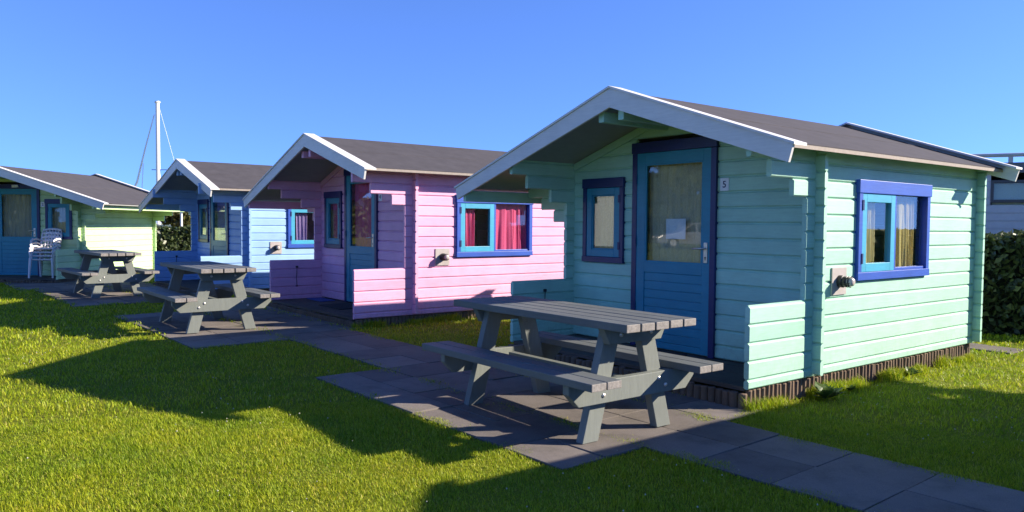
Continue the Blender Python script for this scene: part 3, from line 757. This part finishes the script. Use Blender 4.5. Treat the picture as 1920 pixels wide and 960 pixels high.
tree('olive green bushy tree seen behind the blue porch opening', -33.0, 4.0, 2.45, 1.5, 5200, LEAF_C, .15, trunk_h=.1)
tree('brownish green tree farthest behind the blue porch opening', -36.0, 1.9, 2.2, 1.4, 4200, LEAF_C, .15, trunk_h=.1)

# trees on the far side of the lawn, behind the viewer: they show in the door glass
for i, (x, y, h, r, lab) in enumerate(((-33, -38, 7.2, 3.6, 'broad tree across the lawn, right of the parked car'), (-42, -40, 9.0, 3.8, 'tall tree across the lawn, left of the parked car'), (-24, -43, 6.0, 3.0, 'round tree across the lawn behind the parked car'))):
    tree(lab, x, y, h, r, 6500, LEAF_A, .42, 'trees across the lawn')

hedge('unseen tall hedge across the lawn, added to darken the door reflections', (-75, -22), (-2, -52), 3.4, 1.6, 16000, .5)  # out of view, added so the door glass reflects something darker

# ------------------------------------------------------------------ static caravans
CLAD = plain('pale_cladding', (.42, .45, .47), rough=.5, nscale=6, var=.06)
DARK = plain('dark_grey_trim', (.05, .055, .065), rough=.45)
ROOFM = plain('caravan_roof', (.10, .11, .13), rough=.5, nscale=8)
GREENISH = cloth('caravan_blind', (.42, .5, .38))
def caravan(label, x, y, rz, L=8.0, W=3.0, win=((-2.2, -.3), (1.0, 2.6)), H=2.74, w0=2.0, w1=2.57):
    t = empty('static_caravan', (x, y, gz(x, y)), rz); tag(t, label, 'caravan')
    mb = MB(); z = .35; n = 12; st = (H - .35) / n
    for i in range(n):
        z0 = .35 + i * st; segs = [(-L / 2, L / 2)]
        if z0 + st > w0 + .01 and z0 < w1 - .01:
            for a, b in win: segs = subtract(segs, a, b)
        for a, b in segs:
            mb.hexa([(a, -W / 2 - .012, z0 + .006), (b, -W / 2 - .012, z0 + .006), (b, -W / 2 + .04, z0 + .006), (a, -W / 2 + .04, z0 + .006),
                     (a, -W / 2, z0 + st), (b, -W / 2, z0 + st), (b, -W / 2 + .04, z0 + st), (a, -W / 2 + .04, z0 + st)])
    mb.box(-L / 2, -L / 2 + .04, -W / 2 + .041, W / 2, .35, H); mb.box(L / 2 - .04, L / 2, -W / 2 + .041, W / 2, .35, H); mb.box(-L / 2, L / 2, W / 2 - .04, W / 2 - .001, .35, H)
    mb.build('wall', CLAD, t)
    mb = MB(); mb.box(-L / 2 + .05, L / 2 - .05, -W / 2 + .06, W / 2 - .06, .0, .349); mb.build('skirt', DARK, t)
    mb = MB(); P = [(-W / 2 - .10, H + .001), (W / 2 + .10, H + .001), (W / 2 + .10, H + .26), (0, H + .34), (-W / 2 - .10, H + .26)]
    mb.prism(P, lambda a, b, tt: (tt, a, b), -L / 2 - .1, L / 2 + .1); rf = mb.build('roof', ROOFM, t, bevel=.01)
    mb = MB(); mb.tube([(-L / 2 - .1, -W / 2 - .06, H + .45), (L / 2 + .1, -W / 2 - .06, H + .45)], .05, n=8)
    for k in range(5):
        xx = -L / 2 + .2 + k * (L - .4) / 4; mb.box(xx - .05, xx + .05, -W / 2 - .085, -W / 2 - .035, H + .24, H + .45)
    mb.build('roof_rail', CLAD, rf)
    for a, b in win:
        mb = MB(); y0 = -W / 2
        for (p0, p1, q0, q1) in ((a, a + .07, w0, w1), (b - .07, b, w0, w1), (a + .07, b - .07, w0, w0 + .08), (a + .07, b - .07, w1 - .08, w1)): mb.box(p0, p1, y0 - .03, y0 + .04, q0, q1)
        wn = mb.build('window', DARK, t, bevel=.01)
        mb = MB(); mb.box(a + .06, b - .06, y0 - .002, y0 + .002, w0 + .07, w1 - .07); mb.build('glass_pane', GLASS, wn)
        mb = MB(); mb.box(a + .05, b - .05, y0 + .08, y0 + .09, w0 - .07, w1); mb.build('blind', GREENISH, wn)
    return t
CARV = caravan('pale grey static caravan with dark window above the hedge at the right', -2.2, 18.5, R(26), L=12, win=((-3.3, -2.3), (-.35, 1.9), (3.0, 4.6)))
caravan('pale clapboard caravan across the lawn, left of the parked car', -24.5, -17.5, R(140), L=9)

# ------------------------------------------------------------------ sailing boat mast beyond the cabins
MASTM = plain('white_mast', (.78, .76, .74), rough=.4, var=.03)
SAILC = plain('furled_sail', (.86, .86, .86), rough=.7, var=.08)
def sailboat(x, y, ztop_):
    t = empty('sailing_boat', (x, y, gz(x, y))); tag(t, 'sailing boat whose tall white mast rises behind the blue cabin', 'boat')
    r_ = Vector((rt.x, rt.y, 0)); g0_ = t.location.z
    H = ztop_ - g0_
    mb = MB()
    st = [(-3.6, .05, .5), (-2.2, .8, .1), (0, 1.15, 0), (2.2, 1.0, .1), (3.4, .8, .3)]
    rings = []
    for (l, wd, kz) in st:
        c = [r_ * l + Vector((r_.y, -r_.x, 0)) * s * wd * k + Vector((0, 0, zz)) for (s, k, zz) in ((-1, 1, 1.1), (-1, .8, .5 + kz * .3), (0, 0, .05 + kz), (1, .8, .5 + kz * .3), (1, 1, 1.1))]
        rings.append(c)
    vv = [p for c in rings for p in c]; ff = []
    for i in range(len(rings) - 1):
        for k in range(4): ff.append((i * 5 + k, i * 5 + k + 1, (i + 1) * 5 + k + 1, (i + 1) * 5 + k))
        ff.append((i * 5 + 4, i * 5, (i + 1) * 5, (i + 1) * 5 + 4))
    ff.append((0, 1, 2, 3, 4)); ff.append((20, 24, 23, 22, 21)); mb.add(vv, ff); mb.build('hull', MASTM, t)
    mb = MB(); mb.tube([(0, 0, 1.0), (0, 0, H)], [.17, .15], n=12); mb.tube([(0, 0, H), (0, 0, H + .12)], [.22, .2], n=12); ms = mb.build('mast', MASTM, t)
    mb = MB(); a = Vector((0, 0, H - 5.2)); mb.tube([a - r_ * .5, a + r_ * .95], .03, n=6); mb.build('spreader', DARK, ms)
    mb = MB(); mb.tube([Vector((0, 0, H - .9)) - r_ * .25, Vector((0, 0, H - 3.6)) - r_ * 1.0, Vector((0, 0, H - 6.2)) - r_ * 1.66, Vector((0, 0, 1.2)) - r_ * 3.3], [.04, .065, .085, .09], n=8); mb.build('furled_sail', SAILC, ms)
    mb = MB(); mb.tube([Vector((0, 0, H - 4.7)) - r_ * 1.15, Vector((0, 0, 1.2)) - r_ * 1.45], .03, n=6); mb.tube([Vector((0, 0, H - .4)) + r_ * .15, Vector((0, 0, 1.2)) + r_ * 2.6], .012, n=5); mb.build('rigging', SAILC, ms)
sailboat(-61.28, 9.49, 10.4)

# pale lamp post and a low shed in the gap between the far cabins
t = empty('lamp_post', (-28.2, 2.5, gz(-28, 2))); tag(t, 'pale lamp post in the gap beside the blue cabin', 'lamp post')
mb = MB(); mb.tube([(0, 0, 0), (0, 0, 1.82)], [.05, .045], n=10); mb.build('post', MASTM, t)
mb = MB(); a = Vector((rt.x, rt.y, 0)); p0 = Vector((0, 0, 1.78)); mb.tube([p0, p0 + a * .12, p0 + a * .26], [.05, .055, .04], n=8); mb.build('lamp_head', MASTM, t)
t = empty('garden_shed', (-30.5, .9, gz(-30, 1)), R(20)); tag(t, 'low shed with dark sloping roof in the gap behind the hedge', 'shed')
mb = MB(); mb.box(-.9, .9, -.7, .7, 0, 1.05); mb.build('wall', plain('red_boards', (.30, .10, .07), rough=.8), t)
mb = MB(); mb.prism([(-1.0, 1.051), (1.0, 1.051), (0, 1.62)], lambda a, b, tt: (tt, a, b), -1.05, 1.05); mb.build('roof', plain('dark_tiles', (.07, .065, .085), rough=.8), t)

# ------------------------------------------------------------------ parked car across the lawn (seen in the door glass)
def car(x, y, rz):
    t = empty('parked_car', (x, y, gz(x, y)), rz); tag(t, 'silver estate car parked across the lawn', 'car')
    PAINT_ = plain('silver_car_paint', (.36, .35, .33), rough=.28, metal=.6, var=.02)
    DG = plain('dark_glass', (.02, .025, .03), rough=.06); TY = plain('tyre', (.02, .02, .02), rough=.9)
    low = [(-2.2, .35), (-2.2, .75), (-2.1, .92), (-1.95, .95), (1.0, .93), (1.9, .80), (2.15, .65), (2.2, .40), (2.1, .28), (-2.1, .28)]
    mb = MB(); mb.prism(low, lambda a, b, tt: (a, tt, b), -.86, .86); mb.build('body', PAINT_, t, bevel=.06)
    cab = [(-2.05, .93), (-1.75, 1.42), (-1.2, 1.48), (.1, 1.47), (1.0, .92)]
    n = len(cab); mb = MB(); vv = [(a, -.80 if b < 1 else -.62, b) for a, b in cab] + [(a, .80 if b < 1 else .62, b) for a, b in cab]
    mb.add(vv, [tuple(range(n)), tuple(range(n, 2 * n))[::-1]] + [(i, (i + 1) % n, n + (i + 1) % n, n + i) for i in range(n)]); mb.build('cabin', PAINT_, t, bevel=.04)
    for s in (-1, 1):
        for P in ([(-1.85, .97), (-1.62, 1.36), (-1.05, 1.40), (-1.05, .97)], [(-.98, .97), (-.98, 1.40), (-.1, 1.40), (-.1, .97)], [(-.03, .97), (-.03, 1.40), (.12, 1.39), (.75, .97)]):
            mb = MB(); mb.add([(a, s * (.80 - (b - .93) / .55 * .18 + .012), b) for a, b in P], [(0, 1, 2, 3)]); mb.build('side_window', DG, t)
        mb = MB(); mb.box(2.08, 2.2, s * .62 - .16, s * .62 + .16, .58, .70); mb.build('headlight', FROST, t, bevel=.02)
        for xx in (-1.35, 1.3):
            mb = MB(); mb.tube([(xx, s * .70, .32), (xx, s * .88, .32)], .32, n=20); wl = mb.build('wheel', TY, t)
            mb = MB(); mb.tube([(xx, s * .885, .32), (xx, s * .895, .32)], .20, n=16); mb.build('rim', STEEL, wl)
    return t
car(-25.0, -29.5, R(128))

# ------------------------------------------------------------------ grass
def grassmat():
    m, nt, out = newmat('grass_blade'); L = nt.links.new
    geo = nd(nt, 'ShaderNodeNewGeometry'); v = coords(nt, (1, 1, .2))
    col = ramp(nt, geo.outputs['Random Per Island'], [(0, (.18, .27, .010)), (.55, (.345, .43, .016)), (.9, (.48, .51, .03)), (1, (.54, .47, .12))])
    n = nd(nt, 'ShaderNodeTexNoise', Scale=1.6, Detail=5, Roughness=.65); L(v, n.inputs['Vector'])
    mx = nd(nt, 'ShaderNodeMix', data_type='RGBA', blend_type='MULTIPLY'); mx.inputs[0].default_value = 1
    L(col, mx.inputs[6]); L(ramp(nt, n.outputs['Fac'], [(.32, (.66, .80, .8)), (.5, (.95, .97, .9)), (.68, (1.12, 1.02, .9))]), mx.inputs[7])
    b = nd(nt, 'ShaderNodeBsdfPrincipled', Roughness=.5); b.inputs['Specular IOR Level'].default_value = .25; L(mx.outputs[2], b.inputs['Base Color'])
    t = nd(nt, 'ShaderNodeBsdfTranslucent'); L(mx.outputs[2], t.inputs['Color'])
    ms = nd(nt, 'ShaderNodeMixShader', Fac=.42); L(b.outputs[0], ms.inputs[1]); L(t.outputs[0], ms.inputs[2]); L(ms.outputs[0], out.inputs['Surface'])
    return m
GRASS = grassmat()
def in_cabin(x, y):
    r = np.zeros(x.shape, bool)
    for (cx, cy, t) in ((0, 0, 0), (-5.546, -.5, .19), (-10.95, -.855, 2.0), (-15.97, -2.829, 49.77), (6.02, .9, 0)):
        a = R(t); dx, dy = x - cx, y - cy; lx = dx * math.cos(a) + dy * math.sin(a); ly = -dx * math.sin(a) + dy * math.cos(a)
        r |= (lx > -2.95) & (lx < .0) & (ly > -.9) & (ly < 3.2)
    return r
def scatter(x0, x1, y0, y1, n, hmin, hmax, wid, edge=.0):
    x = rng.uniform(x0, x1, n); y = rng.uniform(y0, y1, n)
    wob = .05 * np.sin(x * 7.3) * np.sin(y * 5.9 + 1) + .03 * np.sin(x * 19 + y * 13)
    ov = np.abs(rng.normal(0, .04, n)) + .06 * np.clip(np.sin(x * 4.7 + 2 * np.sin(y * 3.1)) * np.sin(x * 11.3 + y * 7.7), 0, 1); keep = ~on_path(x + wob, y + wob, -.02 - ov) & ~in_cabin(x, y)
    # only where the camera side can see it: in front of the camera plane
    d = (x - CAM.x) * fw.x + (y - CAM.y) * fw.y
    keep &= d > 1.2
    lat = (x - CAM.x) * rt.x + (y - CAM.y) * rt.y
    keep &= np.abs(lat) < d * .8 + .8
    return x[keep], y[keep]
def blades(x, y, hmin, hmax, wid):
    n = len(x)
    clump = .5 + .5 * np.sin(x * 2.1 + 1.3 * np.sin(y * 1.7)) * np.sin(y * 2.6 + np.sin(x * 3.1))
    clump = .65 + .35 * clump + .25 * np.sin(x * 9.1 + y * 3) * np.sin(y * 8.3 - x * 2)
    h = rng.uniform(hmin, hmax, n) * clump
    a = rng.uniform(0, 2 * np.pi, n); lean = rng.uniform(.15, 1.1, n) * h
    wv = wid * rng.uniform(.6, 1.3, n)
    z = gza(x, y) - .014
    dx, dy = np.cos(a), np.sin(a); px, py = -dy * wv / 2, dx * wv / 2
    b0 = np.stack([x - px, y - py, z], 1); b1 = np.stack([x + px, y + py, z], 1)
    mx_, my_ = x + dx * lean * .35, y + dy * lean * .35
    m0 = np.stack([mx_ - px * .8, my_ - py * .8, z + h * .6], 1); m1 = np.stack([mx_ + px * .8, my_ + py * .8, z + h * .6], 1)
    tp = np.stack([x + dx * lean, y + dy * lean, z + h], 1)
    v = np.stack([b0, b1, m1, m0, tp], 1).reshape(-1, 3)
    base = np.arange(n)[:, None] * 5
    loops = (base + np.array([0, 1, 2, 3, 3, 2, 4])).ravel()
    st = (np.arange(n)[:, None] * 7 + np.array([0, 4])).ravel(); tt = np.tile([4, 3], n)
    return v, loops, st, tt
parts = []
def near_far(x, y): return np.hypot(x - CAM.x, y - CAM.y)
for (x0, x1, y0, y1, n, h0, h1, wd, dmin, dmax) in (
        (-4, 4, -6, 2, 900000, .016, .035, .0036, 0, 6.0), (-9, 5, -9, 6, 520000, .022, .046, .0065, 6.0, 9.5), (-22, 6, -12, 9, 420000, .03, .055, .013, 9.5, 22)):
    x, y = scatter(x0, x1, y0, y1, n, h0, h1, wd); d = near_far(x, y); k = (d >= dmin) & (d < dmax)
    parts.append(blades(x[k], y[k], h0, h1, wd))
# a ragged fringe of longer tufts along the cabin edging and the slabs
fx = []; fy = []
for (cx, cy, t) in ((0, 0, 0), (-5.546, -.5, .19)):
    n = 9000; ly = rng.uniform(-.9, 3.2, n); lx = .0 + np.abs(rng.normal(0, .05, n)) ; keepf = np.sin(ly * 5) + np.sin(ly * 11 + 1) + rng.normal(0, .5, n) > .1
    fx.append(cx + lx[keepf]); fy.append(cy + ly[keepf])
x = np.concatenate(fx); y = np.concatenate(fy)
parts.append(blades(x, y, .05, .13, .005))
off = 0; lo = 0; V = []; Lp = []; S = []; T = []
for v, l, s, t_ in parts:
    V.append(v); Lp.append(l + off); S.append(s + lo); T.append(t_); off += len(v); lo += len(l)
gr = fast_mesh('grass', np.concatenate(V), np.concatenate(Lp), np.concatenate(S), np.concatenate(T), GRASS)
tag(gr, 'short mown grass of the lawn in front of the cabins', 'grass', kind='stuff')
print('grass blades', sum(len(p[2]) // 2 for p in parts))

# white clover heads
n = 1900
x = rng.uniform(-7, 3.5, n); y = rng.uniform(-8, 2.5, n)
k = ~on_path(x, y, .02) & ~in_cabin(x, y) & (np.sin(x * 1.9) + np.sin(y * 2.3 + x) + rng.normal(0, .7, n) > .2); x = x[k]; y = y[k]
mb = MB()
for a, b in zip(x, y):
    z = gz(a, b); h = random.uniform(.025, .05); r = random.uniform(.003, .0065)
    vs4 = [(a, b, z + h + r), (a + r, b, z + h), (a, b + r, z + h), (a - r, b, z + h), (a, b - r, z + h), (a, b, z + h - r)]
    mb.add(vs4, [(0, 1, 2), (0, 2, 3), (0, 3, 4), (0, 4, 1), (5, 2, 1), (5, 3, 2), (5, 4, 3), (5, 1, 4)])
tag(mb.build('clover_flowers', plain('clover_white', (.42, .40, .30), rough=.8), recalc=False), 'small white clover heads scattered in the lawn', 'flowers', kind='stuff')

# weeds at the foot of the mint cabin's corner
WEED = leafmat('weed_leaf', (.05, .10, .02), (.14, .2, .05), trans=.3)
def weed(x, y, n, size, label):
    t = empty('weed', (x, y, gz(x, y))); tag(t, label, 'plant', 'weeds along the foot of the mint cabin')
    mb = MB()
    for i in range(n):
        a = random.uniform(0, 6.28); el = random.uniform(.35, 1.2); Ls = size * random.uniform(.6, 1.2); wd = Ls * .26
        d = Vector((math.cos(a), math.sin(a), 0)); s = Vector((-d.y, d.x, 0))
        p0 = Vector((0, 0, 0)); p1 = d * Ls * .5 * math.cos(el) + Vector((0, 0, Ls * .55 * math.sin(el))); p2 = d * Ls * math.cos(el) + Vector((0, 0, Ls * .75 * math.sin(el)))
        pts = [p0, p1 - s * wd, p1 + Vector((0, 0, -.01)), p1 + s * wd, p2]
        mb.add(pts, [(0, 2, 1), (0, 3, 2), (1, 2, 4), (2, 3, 4)])
    mb.build('leaves', WEED, t, recalc=False)
weed(.14, -.02, 26, .17, 'broad leaved weed at the front corner of the mint cabin')
weed(.10, .42, 16, .10, 'small weed beside the stakes below the wall lamp of the mint cabin')
weed(.09, 1.55, 18, .11, 'low weed by the stakes under the side window of the mint cabin')
